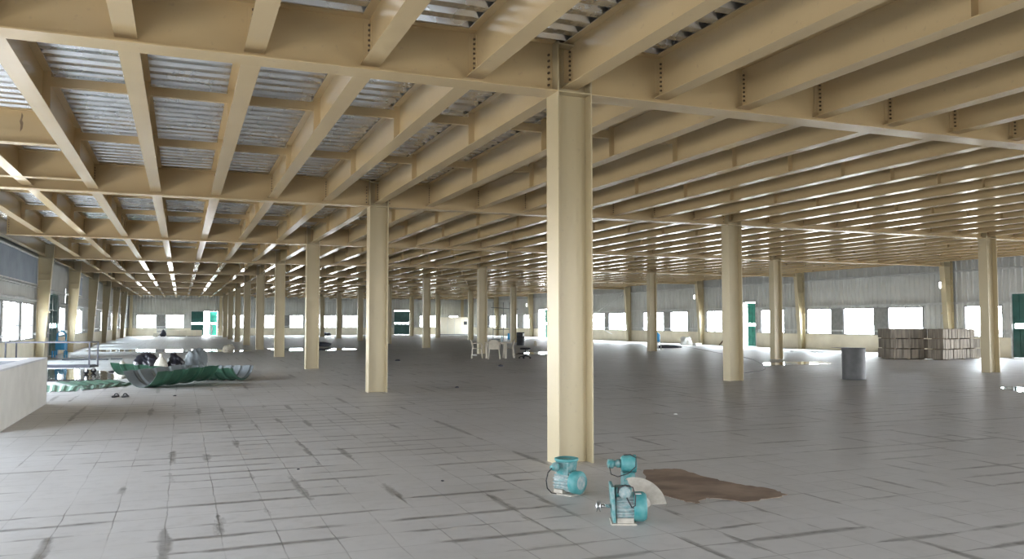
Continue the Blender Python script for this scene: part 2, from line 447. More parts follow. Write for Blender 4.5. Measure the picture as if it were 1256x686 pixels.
door(TL, 42.3, 45.6, 2.95, [(42.36, 43.95, M['green'], 2.92, DD), (43.951, 45.54, M['green'], 2.92, DD)])
door(TB, .98, 3.85, 2.80, [(1.04, 2.35, M['green'], 2.77, DD), (2.95, 3.78, M['green_light'], 2.77, (-.5, -.45))])
door(TB, 24.1, 26.15, 3.0, [(24.16, 25.13, M['green'], 2.9, DD), (25.131, 26.09, M['green'], 2.9, DD)])

# ventilator panels high on the left wall: blue-grey blades with light between
def louvre(a0, a1, z0, z1, label):
    mb = MB(TL); w = .05
    mb.box(a0, a0+w, z0, z1, .005, .12); mb.box(a1-w, a1, z0, z1, .005, .12); mb.box(a0+w, a1-w, z1-w, z1, .005, .12); mb.box(a0+w, a1-w, z0, z0+w, .005, .12)
    f = mb.build('ventilator_panel', M['girt']); tag(f, label, 'ventilator panel')
    s = MB(TL); n = int((a1-a0)/.42); 
    for k in range(n):
        a = a0+w+(a1-a0-2*w)*k/n; b = a0+w+(a1-a0-2*w)*(k+1)/n-.03
        s.hexa([(a, z0+w, .02), (b, z0+w, .09), (b, z0+w, .10), (a, z0+w, .03)], [(a, z1-w, .02), (b, z1-w, .09), (b, z1-w, .10), (a, z1-w, .03)])
    s.build('blade', M['sheet_blue'], f)
louvre(29.2, 38.2, 3.05, 4.2, 'blue-grey ventilator panel high on left wall, nearest of the three')
louvre(49.6, 54.6, 3.05, 4.2, 'blue-grey ventilator panel high on left wall beyond the tall green door')
louvre(59.6, 64.5, 3.05, 4.2, 'blue-grey ventilator panel high on left wall, farthest of the three')

# ------------------------------------------------------------------ free-standing columns
def column_mesh():
    mb = MB(); d, b, tf, tw = CD/2, BF/2, .016, .012; top = HD-.02
    for s in (-1, 1):
        x0, x1 = sorted((s*d, s*(d-tf))); mb.box(x0, x1, -b, b, 0, top)
    mb.box(-d+tf, d-tf, -tw/2, tw/2, 0, top)
    for z in (H, H+.545):
        for s in (-1, 1):
            y0, y1 = sorted((s*tw/2, s*(b-.004))); mb.box(-d+tf, d-tf, y0, y1, z, z+.016)
    return mb.mesh('steel_column', [M['column'], M['bolt']])
cm = column_mesh()
LINE = {1: 'leftmost free-standing column line', 2: 'middle free-standing column line', 3: 'right free-standing column line'}
vis_free = {1: range(1, 10), 2: range(2, 10), 3: range(2, 10)}
for i in (1, 2, 3):
    for j in vis_free[i]:
        o = link('steel_column', cm, None, (CX[i], rowY(j), 0))
        n = j if i == 1 else j-1
        if i == 1 and j == 1: lab = 'largest cream steel column, standing behind the teal motors on the floor'
        else: lab = 'cream steel column, %s from the camera in the %s' % (ORD[n], LINE[i])
        tag(o, lab, 'column', 'free-standing steel columns', 'thing')

# wall columns: I-sections whose inner flange leans into the hall, with bracket bands
def wall_column_mesh(straight=False):
    mb = MB(); b, t = .14, .014; top = HD-.02
    d0, d1 = (.30, .60) if not straight else (.32, .32)
    def at(z): return d0+(d1-d0)*z/top
    mb.box(.03, .03+t, -b, b, 0, top)                    # outer flange, local x = into the hall
    a0, a1 = at(0), at(top)
    mb.hexa([(a0, -b, 0), (a0+t, -b, 0), (a0+t, b, 0), (a0, b, 0)], [(a1, -b, top), (a1+t, -b, top), (a1+t, b, top), (a1, b, top)])
    mb.hexa([(.03+t, -t/2, 0), (a0, -t/2, 0), (a0, t/2, 0), (.03+t, t/2, 0)], [(.03+t, -t/2, top), (a1, -t/2, top), (a1, t/2, top), (.03+t, t/2, top)])
    for z in (H, 3.55, 3.3):
        for s in (-1, 1):
            y0, y1 = sorted((s*t/2, s*b)); mb.box(.03+t, at(z)-.001, y0, y1, z, z+.014)
    return mb.mesh('wall_column', M['column']), at
wm, wat = wall_column_mesh(); wms, wats = wall_column_mesh(True)
def bracket_mesh(at):
    mb = MB(); z = 2.0
    mb.box(.045, at(z)+.07, -.17, .17, z, z+.02); mb.box(at(z)+.018, at(z)+.07, -.17, .17, z-.05, z)
    return mb.mesh('bracket', M['column'])
br, brs = bracket_mesh(wat), bracket_mesh(wats)
def wall_col(x, y, rz, lab, grp, m=wm, b=br):
    o = link('wall_column', m, None, (x, y, 0), rz); tag(o, lab, 'column', grp, 'thing')
    link('bracket', b, o); return o
for n, j in enumerate(range(4, 10)):
    wall_col(XL+.02, rowY(j), 0, 'cream tapered wall column against the left wall, %s from the camera' % ORD[n+1], 'left wall columns')
for n, j in enumerate(range(3, 10)):
    wall_col(XR-.02, rowY(j), PI, 'cream tapered wall column against the right wall, %s from the camera' % ORD[n+1], 'right wall columns')
for n, x in enumerate((CX[0]+.1, CX[1], CX[2], CX[3], CX[4])):
    wall_col(x, YB-.02, -PI/2, 'cream straight column against the end wall, %s from its left corner' % ORD[n+1], 'end wall columns', wms, brs)

# ------------------------------------------------------------------ crosswise girders
TWG = .012
def girder_mesh(x0, x1, bolts=True):
    mb = MB(); L = x1-x0; top = HD
    mb.box(0, L, -BF/2, BF/2, H, H+.016); mb.box(0, L, -BF/2+.04, BF/2-.04, top-.016, top)
    mb.box(0, L, -TWG/2, TWG/2, H+.016, top-.016)
    mb.mi = 1
    if bolts:
        for e in (.05, L-.05):
            for s in (-1, 1):
                for z in [H+.1+.07*k for k in range(6)]: mb.lathe([(0, -.012), (.014, -.012), (.014, .012), (0, .012)], 6, 'y', (e, s*(TWG/2+.012), z))
    return mb.mesh('crosswise_girder', [M['girder'], M['bolt']])
ends = []
for i in range(4):
    a = CX[i]+(CD/2 if i > 0 else .3); b = CX[i+1]-(CD/2 if i < 3 else -.35)
    if i == 0: a = XL+.62
    if i == 3: b = XR-.62
    ends.append((a, b))
gm = [girder_mesh(a+.001, b-.001) for a, b in ends]
SPAN = ['left wall to first columns', 'first to middle columns', 'middle to right columns', 'right columns to right wall']
for j in range(0, 11):
    for i in range(4):
        if j == 0 or (j == 1 and i > 1) or (j == 10): 
            if j == 10 or i > 1: continue
        o = link('crosswise_girder', gm[i], None, (ends[i][0]+.001, rowY(j), 0))
        where = 'behind the camera' if j == 0 else 'in the %s row from the camera' % ORD[j]
        tag(o, 'cream crosswise girder %s, %s' % (where, SPAN[i]), 'girder', 'crosswise girders', 'thing')

# ------------------------------------------------------------------ overhead beams between the girders
def beam_mesh(L, near):
    mb = MB(); bf, tf, tw = .20, .012, .010; z0, z1 = HB, HD
    y0, y1 = .012, L-.012
    mb.box(-bf/2, bf/2, y0, y1, z0, z0+tf); mb.box(-bf/2, bf/2, y0, y1, z1-tf, z1)
    mb.box(-tw/2, tw/2, y0, y1, z0+tf, z1-tf)
    for y in (L/3, 2*L/3):
        for s in (-1, 1):
            x0, x1 = sorted((s*tw/2, s*(bf/2-.005))); mb.box(x0, x1, y-.006, y+.006, z0+tf, z1-tf)
    for e, sg in ((y0, 1), (y1, -1)):                    # cleats to the girder web
        for s in (-1, 1):
            x0, x1 = sorted((s*tw/2, s*.075)); ya, yb = sorted((e, e+sg*.008)); mb.box(x0, x1, ya, yb, z0+.07, z1-.06)
            x0, x1 = sorted((s*tw/2, s*(tw/2+.008))); ya, yb = sorted((e+sg*.008, e+sg*.09)); mb.box(x0, x1, ya, yb, z0+.07, z1-.06)
    if near:
        mb.mi = 1
        for e, sg in ((y0, 1), (y1, -1)):
            for k in range(7):
                z = z0+.095+.054*k
                for s in (-1, 1):
                    mb.lathe([(0, -.014), (.013, -.014), (.013, .014), (0, .014)], 6, 'x', (s*(tw/2+.014), e+sg*.055, z))
    return mb.mesh('steel_beam', [M['beam'], M['bolt']])
bn, bfar = beam_mesh(D, True), beam_mesh(D, False)
def cross_mesh(w):
    mb = MB(); z0, z1 = HD-.20, HD-.075
    mb.box(.005, w-.005, -.004, .004, z0, z1); mb.box(.102, w-.102, .004, .06, z0, z0+.006); mb.box(.102, w-.102, .004, .06, z1-.006, z1)
    return mb.mesh('cross_member', M['beam'])
BAY = ['nearest bay overhead', 'second bay', 'third bay', 'fourth bay', 'fifth bay', 'sixth bay', 'seventh bay', 'eighth bay', 'ninth bay', 'tenth bay']
spacing = [(CX[i+1]-CX[i])/8 for i in range(4)]
cmesh = [cross_mesh(w) for w in spacing]
STAIR = (14.25, 17.55)      # trimmer beams round the stair opening
def count_words(n): return ORD[n] if n <= 10 else ['eleventh', 'twelfth', 'thirteenth', 'fourteenth', 'fifteenth', 'sixteenth', 'seventeenth', 'eighteenth', 'nineteenth', 'twentieth',
    'twenty-first', 'twenty-second', 'twenty-third', 'twenty-fourth', 'twenty-fifth', 'twenty-sixth', 'twenty-seventh', 'twenty-eighth', 'twenty-ninth', 'thirtieth', 'thirty-first', 'thirty-second', 'thirty-third'][n-11]
nb = 0
for j in range(0, 10):
    y0 = rowY(j); seen = 0
    for g in range(0, 32):
        i, k = divmod(g, 8)
        if g == 0: continue
        x = CX[i]+spacing[i]*k
        # leave out what the photo cannot show
        if j == 0 and not (-2.2 < x < 12.5): continue
        if j == 1 and not (-3.2 < x < 26.5): continue
        if j == 2 and x > 32: continue
        if j == 1 and x < -1.9 and k in (1, 2): continue
        onl = (k == 0)
        yy, me = y0, (bn if j < 4 else bfar)
        o = link('steel_beam', me, None, (x, yy, 0)); seen += 1; nb += 1
        side = abs(g-8)
        if k == 0: lab = 'cream beam in the %s, on the %s' % (BAY[j], LINE[i])
        elif g < 8: lab = 'cream beam in the %s, %s left of the first column line' % (BAY[j], count_words(8-g))
        else: lab = 'cream beam in the %s, %s right of the first column line' % (BAY[j], count_words(g-8))
        tag(o, lab, 'beam', 'overhead beams in the '+BAY[j], 'thing')
        if j < 5:
            for q in (1, 2): link('cross_member', cmesh[i], o, (0, D*q/3, 0))
# trimmer beams and the short beams around the stair opening
xt0, xt1 = XL+.1, CX[0]+3*spacing[0]-.006
for n, y in enumerate(STAIR):
    mb = MB(); L = xt1-xt0
    mb.box(0, L-.1, -.1, .1, HB-.0, HB+.014); mb.box(0, L-.1, -.1, .1, HD-.013, HD-.001); mb.box(0, L, -.006, .006, HB+.014, HD-.013)
    mb.box(1.3, 1.312, -.095, .095, HB+.014, HD-.013)
    o = mb.build('trimmer_beam', M['girder'], None, (xt0, y, 0))
    tag(o, ['cream trimmer beam above the white stair parapet, the nearer one', 'cream trimmer beam above the white stair parapet, the farther one'][n], 'beam', 'trimmer beams', 'thing')
mb = MB(); mb.add([(x, -.0075, z) for x, z in ((-.02, .0), (.012, .05), (.02, .14), (.004, .18), (.016, .25), (-.004, .30), (-.012, .22), (-.03, .16), (-.014, .1))], [tuple(range(9))])
mb.build('rust_streak', M['plank'], bpy.data.objects['trimmer_beam'], (-2.30-xt0, 0, 4.46))
for n, (g, ya, yb) in enumerate(((2, STAIR[0], STAIR[1]), (2, STAIR[1], rowY(2)), (1, STAIR[1], rowY(2)))):
    mb = MB(); L = yb-ya
    e = .012 if yb == rowY(2) else .11
    mb.box(-.1, .1, .11, L-e, HB, HB+.012); mb.box(-.1, .1, .11, L-e, HD-.012, HD); mb.box(-.005, .005, .008, L-.008, HB+.012, HD-.012)
    o = mb.build('steel_beam', M['beam'], None, (CX[0]+g*spacing[0], ya, 0))
    tag(o, ['short cream beam between the two trimmers above the parapet', 'short cream beam from the farther trimmer to the second girder row',
            'short cream beam by the left wall, farther trimmer to second girder row'][n], 'beam', 'short beams at the stair opening', 'thing')
# rim beams on top of the wall columns at the left
for n, j in enumerate(range(2, 10)):
    mb = MB(); 
    y0, y1 = rowY(j)+.2, rowY(j+1)-.2
    mb.box(-.09, .09, y0, y1, H+.08, H+.092); mb.box(-.09, .09, y0, y1, HD-.013, HD-.001); mb.box(-.005, .005, y0, y1, H+.092, HD-.013)
    o = mb.build('rim_beam', M['beam'], None, (XL+.30, 0, 0)); tag(o, 'cream rim beam along the left wall in the %s' % BAY[j], 'beam', 'rim beams', 'thing')

# ------------------------------------------------------------------ diagonal braces, wall lamps
def rod(name, a, b, r, mat, lab, cat): 
    a, b = Vector(a), Vector(b); mb = MB(); mb.tube([(0, 0, 0), tuple(b-a)], r, 8)
    return tag(mb.build(name, mat, None, a), lab, cat)
rod('diagonal_brace', (XR-.25, 65.2, 2.15), (XR-.25, 59.4, 3.9), .035, M['girt'], 'thin diagonal steel brace high on the right wall', 'brace')
rod('diagonal_brace', (XR-.2, 65.6, 1.5), (XR-.2, 61.6, .55), .03, M['white'], 'short white diagonal rod across a right wall window sill', 'brace')
for n, (j, lab) in enumerate(((3, 'nearest'), (5, 'middle'), (8, 'farthest'))):
    o = thing('wall_lamp', 'small lit lamp on the right wall columns, %s of three' % lab, 'lamp', (XR-.78, rowY(j)-.05, 3.32), 0, 'wall column lamps')
    mb = MB(); mb.box(-.02, .16, .04, .09, .1, .16); mb.box(-.07, .07, -.02, .06, .14, .17); mb.build('arm', M['frame'], o)
    mb = MB(); mb.lathe([(0, -.17), (.04, -.165), (.05, -.08), (.05, .13), (0, .14)], 12); mb.build('bulb', M['lamp'], o)

# ------------------------------------------------------------------ white parapet round the stair well
mb = MB(); x0, x1, ya, yb, h, w = XL+.05, -2.40, 13.75, 18.3, .90, .26
mb.box(x0, x1, ya, ya+w, 0, h-.03); mb.box(x0, x1, yb-w, yb, 0, h-.03); mb.box(x0, x0+w, ya+w, yb-w, 0, h-.03); mb.box(x1-w, x1, ya+w, yb-w, 0, h-.03)
o = mb.build('stair_parapet', M['parapet']); tag(o, 'white plastered parapet box at the left edge of the photo', 'parapet')
mb = MB(); e = .0
mb.box(x0, x1, ya, ya+w, h-.03, h); mb.box(x0, x1, yb-w, yb, h-.03, h); mb.box(x0, x0+w, ya+w, yb-w, h-.03, h); mb.box(x1-w, x1, ya+w, yb-w, h-.03, h)
mb.build('coping', M['parapet_top'], o)
mb = MB(); mb.box(x0+w, x1-w, ya+w, yb-w, h-.10, h-.05); mb.build('cover_slab', M['slab_in'], o)

# ------------------------------------------------------------------ sheet-metal heap
def curved_sheet(rad, a0, a1, width, ribs, name, label, loc, rot, rib=.05):
    n = 26; th = .006; pitch = width/ribs; prof = []
    for k in range(ribs):
        for f, hgt in ((0, 0), (.60, 0), (.70, 1), (.90, 1), (1.0, 0)): prof.append((-width/2+(k+f)*pitch, hgt*rib))
    prof = [p for i, p in enumerate(prof) if i == 0 or abs(p[0]-prof[i-1][0]) > 1e-6]
    m = len(prof)
    def surf(off):
        out = []
        for i in range(n+1):
            a = a0+(a1-a0)*i/n
            for (x, hgt) in prof:
                r = rad+hgt+off
                out.append((x, r*math.sin(a), rad-r*math.cos(a)))
        return out
    mb = MB(); A = surf(.0); B = surf(-th)
    q = [(i*m+k, i*m+k+1, (i+1)*m+k+1, (i+1)*m+k) for i in range(n) for k in range(m-1)]
    mb.mi = 0; mb.add(A, q, False)
    mb.mi = 1; mb.add(B, [tuple(reversed(f)) for f in q], False)
    o = len(A)
    rim = []
    mb2 = A+B
    for k in range(m-1): rim += [(k, o+k, o+k+1, k+1), (n*m+k, n*m+k+1, o+n*m+k+1, o+n*m+k)]
    for i in range(n): rim += [(i*m, (i+1)*m, o+(i+1)*m, o+i*m), (i*m+m-1, o+i*m+m-1, o+(i+1)*m+m-1, (i+1)*m+m-1)]
    mb.mi = 0; mb.add(mb2, rim)
    ob = mb.build(name, [M['roofgreen'], M['roofgrey']], None, loc); ob.rotation_euler = rot
    tag(ob, label, 'roofing sheet', 'curled green roofing sheets'); return ob
rd = math.radians
curved_sheet(.80, rd(-60), rd(58), 1.75, 4, 'curved_roofing_sheet', 'curled roofing sheet showing its grey hollow end, leftmost of the heap', (-.18, 22.35, .05), (rd(0), rd(-3), rd(36)), .03)
curved_sheet(.84, rd(-60), rd(50), 2.0, 5, 'curved_roofing_sheet', 'curled green roofing sheet at the back, holding the black bags', (-.55, 24.85, .06), (rd(4), rd(4), rd(-24)), .035)
curved_sheet(.60, rd(-66), rd(60), 1.4, 5, 'curved_roofing_sheet', 'curled green roofing sheet, rightmost of the heap', (1.02, 23.75, .05), (rd(4), rd(-1), rd(-34)), .035)
def lump(name, loc, dims, seed, mat, label, cat, group=None, rot=0, spiky=.2, parent=None):
    import bmesh
    bm = bmesh.new(); bmesh.ops.create_icosphere(bm, subdivisions=4, radius=1)
    rr = random.Random(seed); ks = [(Vector((rr.uniform(-1, 1), rr.uniform(-1, 1), rr.uniform(-1, 1))).normalized(), rr.uniform(2, 6), rr.uniform(0, 6)) for _ in range(9)]
    for v in bm.verts:
        n = v.co.normalized(); f = 1+spiky*sum(math.sin(k[1]*n.dot(k[0])+k[2]) for k in ks)/3
        f += spiky*.22*(math.sin(13*n.x+5*n.y+seed)+math.sin(17*n.y-9*n.z)+math.sin(15*n.z+11*n.x))
        z = n.z*f
        v.co = Vector((n.x*f*dims[0], n.y*f*dims[1], max(z, -.55)*dims[2]+.55*dims[2]))
    me = bpy.data.meshes.new(name); bm.to_mesh(me); bm.free(); me.materials.append(mat)
    for p in me.polygons: p.use_smooth = True
    o = link(name, me, parent, loc, rot)
    if label: tag(o, label, cat, group)
    return o
lump('rubbish_bag', (-.85, 25.15, .20), (.30, .26, .32), 3, M['bag'], 'black rubbish bag on the sheet heap, left of the white sack', 'bag', 'black bags')
lump('rubbish_bag', (-.14, 25.05, .20), (.24, .2, .30), 5, M['bag'], 'black rubbish bag on the sheet heap, right of the white sack', 'bag', 'black bags')
# white sack: gathered neck
mb = MB(); pr = [(0, 0), (.20, .01), (.235, .12), (.22, .28), (.16, .42), (.08, .52), (.045, .56), (.075, .62), (.05, .65), (0, .65)]
mb.lathe([(r*.8, z*.85) for r, z in pr], 20); o = mb.build('tied_sack', M['sack'], None, (-.50, 24.85, .16)); tag(o, 'white tied sack standing between two black rubbish bags', 'sack')
lump('grey_tarpaulin', (.40, 26.0, .0), (.32, .3, .50), 9, M['roofgrey'], 'crumpled grey tarpaulin behind the right black bag', 'tarpaulin')
lump('rubble_bag', (-1.55, 26.2, .0), (.18, .2, .26), 12, M['sack'], 'small pale bag at the left end of the sheet heap', 'bag')
rr = random.Random(4)
for n in range(7):
    mb = MB(); a = rr.uniform(0, 3); w, l = rr.uniform(.08, .16), rr.uniform(.2, .4)
    mb.hexa([(-l, -w, 0), (l, -w, 0), (l, w, .02), (-l, w, .0)], [(-l, -w, .012), (l, -w, .03), (l*.7, w, .06), (-l, w, .02)])
    o = mb.build('sheet_offcut', M['roofgreen'] if n % 2 else M['roofgrey'], None, (.75+rr.uniform(-.3, .5), 25.0+rr.uniform(-.3, 1.3), .0+.0*n), a)
    tag(o, 'small torn sheet offcut on the floor behind the curled green sheets', 'offcut', 'sheet offcuts behind the heap')
def flat_sheet(pts, mat, label, z=.0, nr=5):
    cx = sum(p[0] for p in pts)/len(pts); cy = sum(p[1] for p in pts)/len(pts)
    q = [(p[0]-cx, p[1]-cy) for p in pts]; mb = MB(); a, b, c, d = [Vector((*p, 0)) for p in q]
    n = nr*4
    top = []
    for i in range(n+1):
        f = i/n; hgt = .03 if i % 4 in (1, 2) else .006
        top.append((a.lerp(d, f)+Vector((0, 0, hgt)), b.lerp(c, f)+Vector((0, 0, hgt))))
    vs = [tuple(v) for p in top for v in p]+[tuple(v-Vector((0, 0, .004))) for p in top for v in p]; k = 2*(n+1)
    mb.add(vs, [(2*i, 2*i+1, 2*i+3, 2*i+2) for i in range(n)]+[(k+2*i+2, k+2*i+3, k+2*i+1, k+2*i) for i in range(n)]+[(2*i, 2*i+2, k+2*i+2, k+2*i) for i in range(n)]+[(2*i+3, 2*i+1, k+2*i+1, k+2*i+3) for i in range(n)])
    o = mb.build('flat_roofing_sheet', mat, None, (cx, cy, z)); tag(o, label, 'roofing sheet', 'flat sheets on the floor')
flat_sheet([(-3.5, 24.0), (-3.1, 21.3), (-2.18, 21.24), (-2.24, 22.6)], M['palegreen'], 'flat pale green roofing sheet on the floor beside the white parapet')
flat_sheet([(-2.3, 22.75), (-2.1, 21.5), (-1.2, 22.55), (-1.05, 23.6)], M['roofgreen'], 'flat dark green roofing sheet on the floor left of the heap')
flat_sheet([(-3.0, 24.6), (-2.35, 22.85), (-1.3, 23.75), (-1.6, 25.0)], M['roofgreen'], 'flat dark green roofing sheet lying at the puddle edge', .0)
# broken strips along the edge behind the trolley
for n in range(9):
    mb = MB(); l = rr.uniform(.12, .3); mb.hexa([(-l, -.03, 0), (l, -.03, 0), (l, .03, 0), (-l, .03, 0)], [(-l, -.03, .02), (l, -.03, rr.uniform(.03, .16)), (l, .03, rr.uniform(.03, .1)), (-l, .03, .02)])
    o = mb.build('metal_scrap', M['rack'] if n % 3 else M['white'], None, (-2.0+n*.17, 29.2-n*.12, 0), rr.uniform(-.5, .5))
    tag(o, 'small metal scrap on the floor between the trolley and the sheet heap', 'scrap', 'metal scraps')
for n, (x, y) in enumerate([(-4.3, 38.5), (-3.9, 38.4), (-3.5, 38.6), (-3.0, 38.4), (-2.5, 38.6)]):
    mb = MB(); mb.box(-.22, .22, -.04, .04, 0, .04); tag(mb.build('metal_strip', M['rack'], None, (x, y, 0), rr.uniform(-.4, .4)), 'dark strip on the floor behind the trolley', 'strip', 'dark strips')

# pair of sandals
o = thing('sandal_pair', 'pair of dark sandals on the floor left of the curled sheets', 'sandals', (-1.17, 19.35, 0), -.3)
for s in (-1, 1):
    mb = MB(); mb.poly([(s*.10+.06*math.cos(a)*(1.1 if math.sin(a) > 0 else .85), .15*math.sin(a)) for a in [2*PI*k/16 for k in range(16)]], 0, .03)
    q = mb.build('sandal', M['black'], o)
    mb = MB(); mb.tube([(s*.09+.045*math.cos(PI*k/8), .04, .02+.05*math.sin(PI*k/8)) for k in range(9)], .012, 6); mb.build('strap', M['black'], q)

# ------------------------------------------------------------------ trolley
VR = -.3803
o = thing('flatbed_trolley', 'dark steel rail trolley standing behind the white parapet', 'trolley', (-3.62, 28.6, 0), rd(-16))
L, W = 1.22, .35
mb = MB()
mb.box(-L, L, -W, -W+.05, .20, .26); mb.box(-L, L, W-.05, W, .20, .26)
for k in range(7): x = -L+k*(2*L-.05)/6; mb.box(x, x+.05, -W+.05, W-.05, .205, .255)
mb.build('deck_frame', M['rack'], o)
mb = MB(); mb.box(-L+.06, L-.06, -W+.06, W-.06, .262, .275); mb.build('deck_board', M['rack'], o)
mb = MB(); r = .018
for x in (-L+.02, L-.02):
    for y in (-W+.025, W-.025): mb.box(x-r, x+r, y-r, y+r, .26, .98)
    mb.box(x-r, x+r, -W+.043, W-.043, 0.945, .98)
for y in (-W+.025, W-.025): mb.box(-L+.038, L-.038, y-r, y+r, 0.945, .98)
mb.build('rail', M['rack'], o)
for x in (-L+.12, L-.12):
    for y in (-W+.07, W-.07):
        mb = MB(); mb.lathe([(0, -.02), (.075, -.02), (.08, 0), (.075, .02), (0, .02)], 16, 'y', (x, y, .08)); c = mb.build('caster', M['black'], o)
        mb = MB(); mb.box(x-.03, x+.03, y-.035, y-.025, .08, .2); mb.box(x-.03, x+.03, y+.025, y+.035, .08, .2); mb.build('fork', M['steel'], c)

# blue arched frame machine by the green door
o = thing('hoop_cart', 'bright blue hooped hand cart by the left wall door', 'hand cart', (-5.0, 41.6, 0), VR)
mb = MB()
mb.tube([(-.2, .15, .1), (-.2, .15, .95)]+[(-.2+.2-.2*math.cos(a), .15, .95+.22*math.sin(a)) for a in [PI*k/8 for k in range(1, 8)]]+[(.2, .15, .95), (.2, .15, .1)], .035, 8)
for z in (.45, .7, .95): mb.tube([(-.2, .15, z), (.2, .15, z)], .02, 6)
mb.build('hoop_frame', M['blue'], o)
mb = MB(); mb.box(-.10, .30, -.16, .10, .34, .74); mb.build('box_body', M['blue'], o)
for x in (-.24, .30):
    for y in (-.13, .07): mb = MB(); mb.box(x-.025, x+.025, y-.025, y+.025, 0, .30); mb.build('leg', M['blue'], o)

# ------------------------------------------------------------------ puddles
def blob(pts, z0, z1, mat, name, seed=1, amp=.12, sub=4):
    rr = random.Random(seed); out = []
    n = len(pts)
    for i in range(n):
        a, b = Vector(pts[i]), Vector(pts[(i+1) % n])
        for k in range(sub):
            p = a.lerp(b, k/sub)
            out.append((p.x+rr.uniform(-amp, amp)*(k > 0), p.y+rr.uniform(-amp, amp)*(k > 0)))
    mb = MB(); mb.poly(out, z0, z1); return mb.build(name, mat)
for n, (pts, lab, amp) in enumerate([
    ([(-4.9, 51.6), (-2.2, 52.0), (2.0, 49.9), (3.7, 47.6), (2.7, 46.2), (.7, 46.6), (-.8, 47.2), (-3.9, 48.8)], 'wide bright puddle beyond the sheet heap, mirroring the end wall windows', .3),
    ([(-4.9, 31.6), (-3.3, 31.4), (-2.22, 29.6), (-1.4, 27.95), (-1.2, 25.6), (-2.05, 25.0), (-2.79, 24.8), (-4.0, 24.9)], 'brown puddle under and in front of the steel trolley', .12),
    ([(4.75, 50.8), (6.73, 50.6), (8.86, 49.3), (9.42, 47.6), (7.1, 46.2), (5.0, 46.4)], 'puddle mirroring windows between two columns left of centre', .2),
    ([(17.6, 13.15), (18.39, 14.27), (18.95, 14.34), (18.9, 13.9), (18.5, 13.3)], 'small puddle at the right edge of the photo', .05),
    ([(14.9, 37.5), (17.2, 40.0), (19.6, 39.4), (18.0, 36.6)], 'shallow puddle on the floor behind the swivel stool', .2),
    ([(19.6, 24.6), (21.2, 26.3), (24.0, 26.4), (22.4, 24.3)], 'thin puddle on the floor behind the grey cylinder', .2)]):
    o = blob(pts, .0005, .004, M['water'], 'puddle', n+2, amp); tag(o, lab, 'puddle')

# brown mud patch
pts = [(4.63, 7.78), (4.87, 7.76), (5.02, 7.67), (5.0, 7.27), (5.05, 6.92), (5.11, 6.68), (5.23, 6.46), (5.2, 6.19), (4.91, 6.12), (4.65, 6.08), (4.55, 6.23), (4.43, 6.36), (4.21, 6.19), (4.16, 6.35), (4.14, 6.66), (4.18, 7.01)]
o = blob(pts, .0005, .005, M['dirt'], 'mud_patch', 3, .022, 5); tag(o, 'brown dried mud patch on the floor right of the teal motors', 'mud', None, 'stuff')

# ------------------------------------------------------------------ electric motors
def view(x, y): return (x, y, 0)
# first: motor with upright housing and round flange, fan cowl toward the camera's right
o = thing('electric_motor', 'teal electric motor with a round flange on top, left of the group', 'motor', (3.36, 6.98, 0), rd(-62), 'teal motors by the big column')
c = .115
mb = MB(); mb.box(-.15, .10, -.10, .10, .0, .012); mb.box(-.12, -.02, -.08, .08, .012, .045); mb.build('foot_plate', M['pale'], o)
mb = MB(); mb.lathe([(0, -.13), (.055, -.13), (.075, -.12), (.08, .06), (0, .06)], 28, 'x', (0, 0, c))
for k in range(18):
    a = 2*PI*k/18; ca, sa = math.cos(a), math.sin(a); t = .004
    p = [(ca*.075-sa*t, sa*.075+ca*t), (ca*.075+sa*t, sa*.075-ca*t), (ca*.098+sa*t, sa*.098-ca*t), (ca*.098-sa*t, sa*.098+ca*t)]
    mb.hexa([(-.12, q[0], c+q[1]) for q in p], [(.05, q[0], c+q[1]) for q in p])
mb.build('finned_body', M['dust'], o)
mb = MB(); mb.lathe([(.098, .05), (.105, .06), (.105, .125), (.095, .135), (.062, .136)], 32, 'x', (0, 0, c)); mb.mi = 1
mb.lathe([(.062, .136), (.05, .131), (.03, .133), (0, .131)], 32, 'x', (0, 0, c)); mb.build('fan_cowl', [M['tealfan'], M['dust']], o)
mb = MB(); 
mb.hexa([(-.09, -.065, c+.05), (.03, -.065, c+.05), (.03, .065, c+.05), (-.09, .065, c+.05)], [(-.105, -.075, .30), (.045, -.075, .30), (.045, .075, .30), (-.105, .075, .30)])
bevel(mb.build('terminal_housing', M['teal'], o), .008)
mb = MB(); mb.lathe([(0, .30), (.105, .30), (.112, .31), (.112, .325), (.09, .33), (.085, .322), (0, .322)], 32, 'z', (-.03, 0, 0)); mb.build('top_flange', M['tealfan'], o)
mb = MB(); mb.lathe([(.028, .0), (.03, .05), (.042, .055), (.042, .075), (.026, .08), (.026, .12), (0, .12)], 16, 'y', (-.05, 0, .26)); 
g = mb.build('cable_gland', M['teal'], o); g.location = (0, 0, 0)
for v in g.data.vertices: v.co.y = -.075-v.co.y
mb = MB(); mb.tube([(-.05, -.19, .26), (-.06, -.24, .22), (-.07, -.255, .15), (-.07, -.24, .08), (-.06, -.19, .03), (-.06, -.12, .012)], .0055, 6); mb.build('cable', M['cable'], o)
for v in ():
    pass

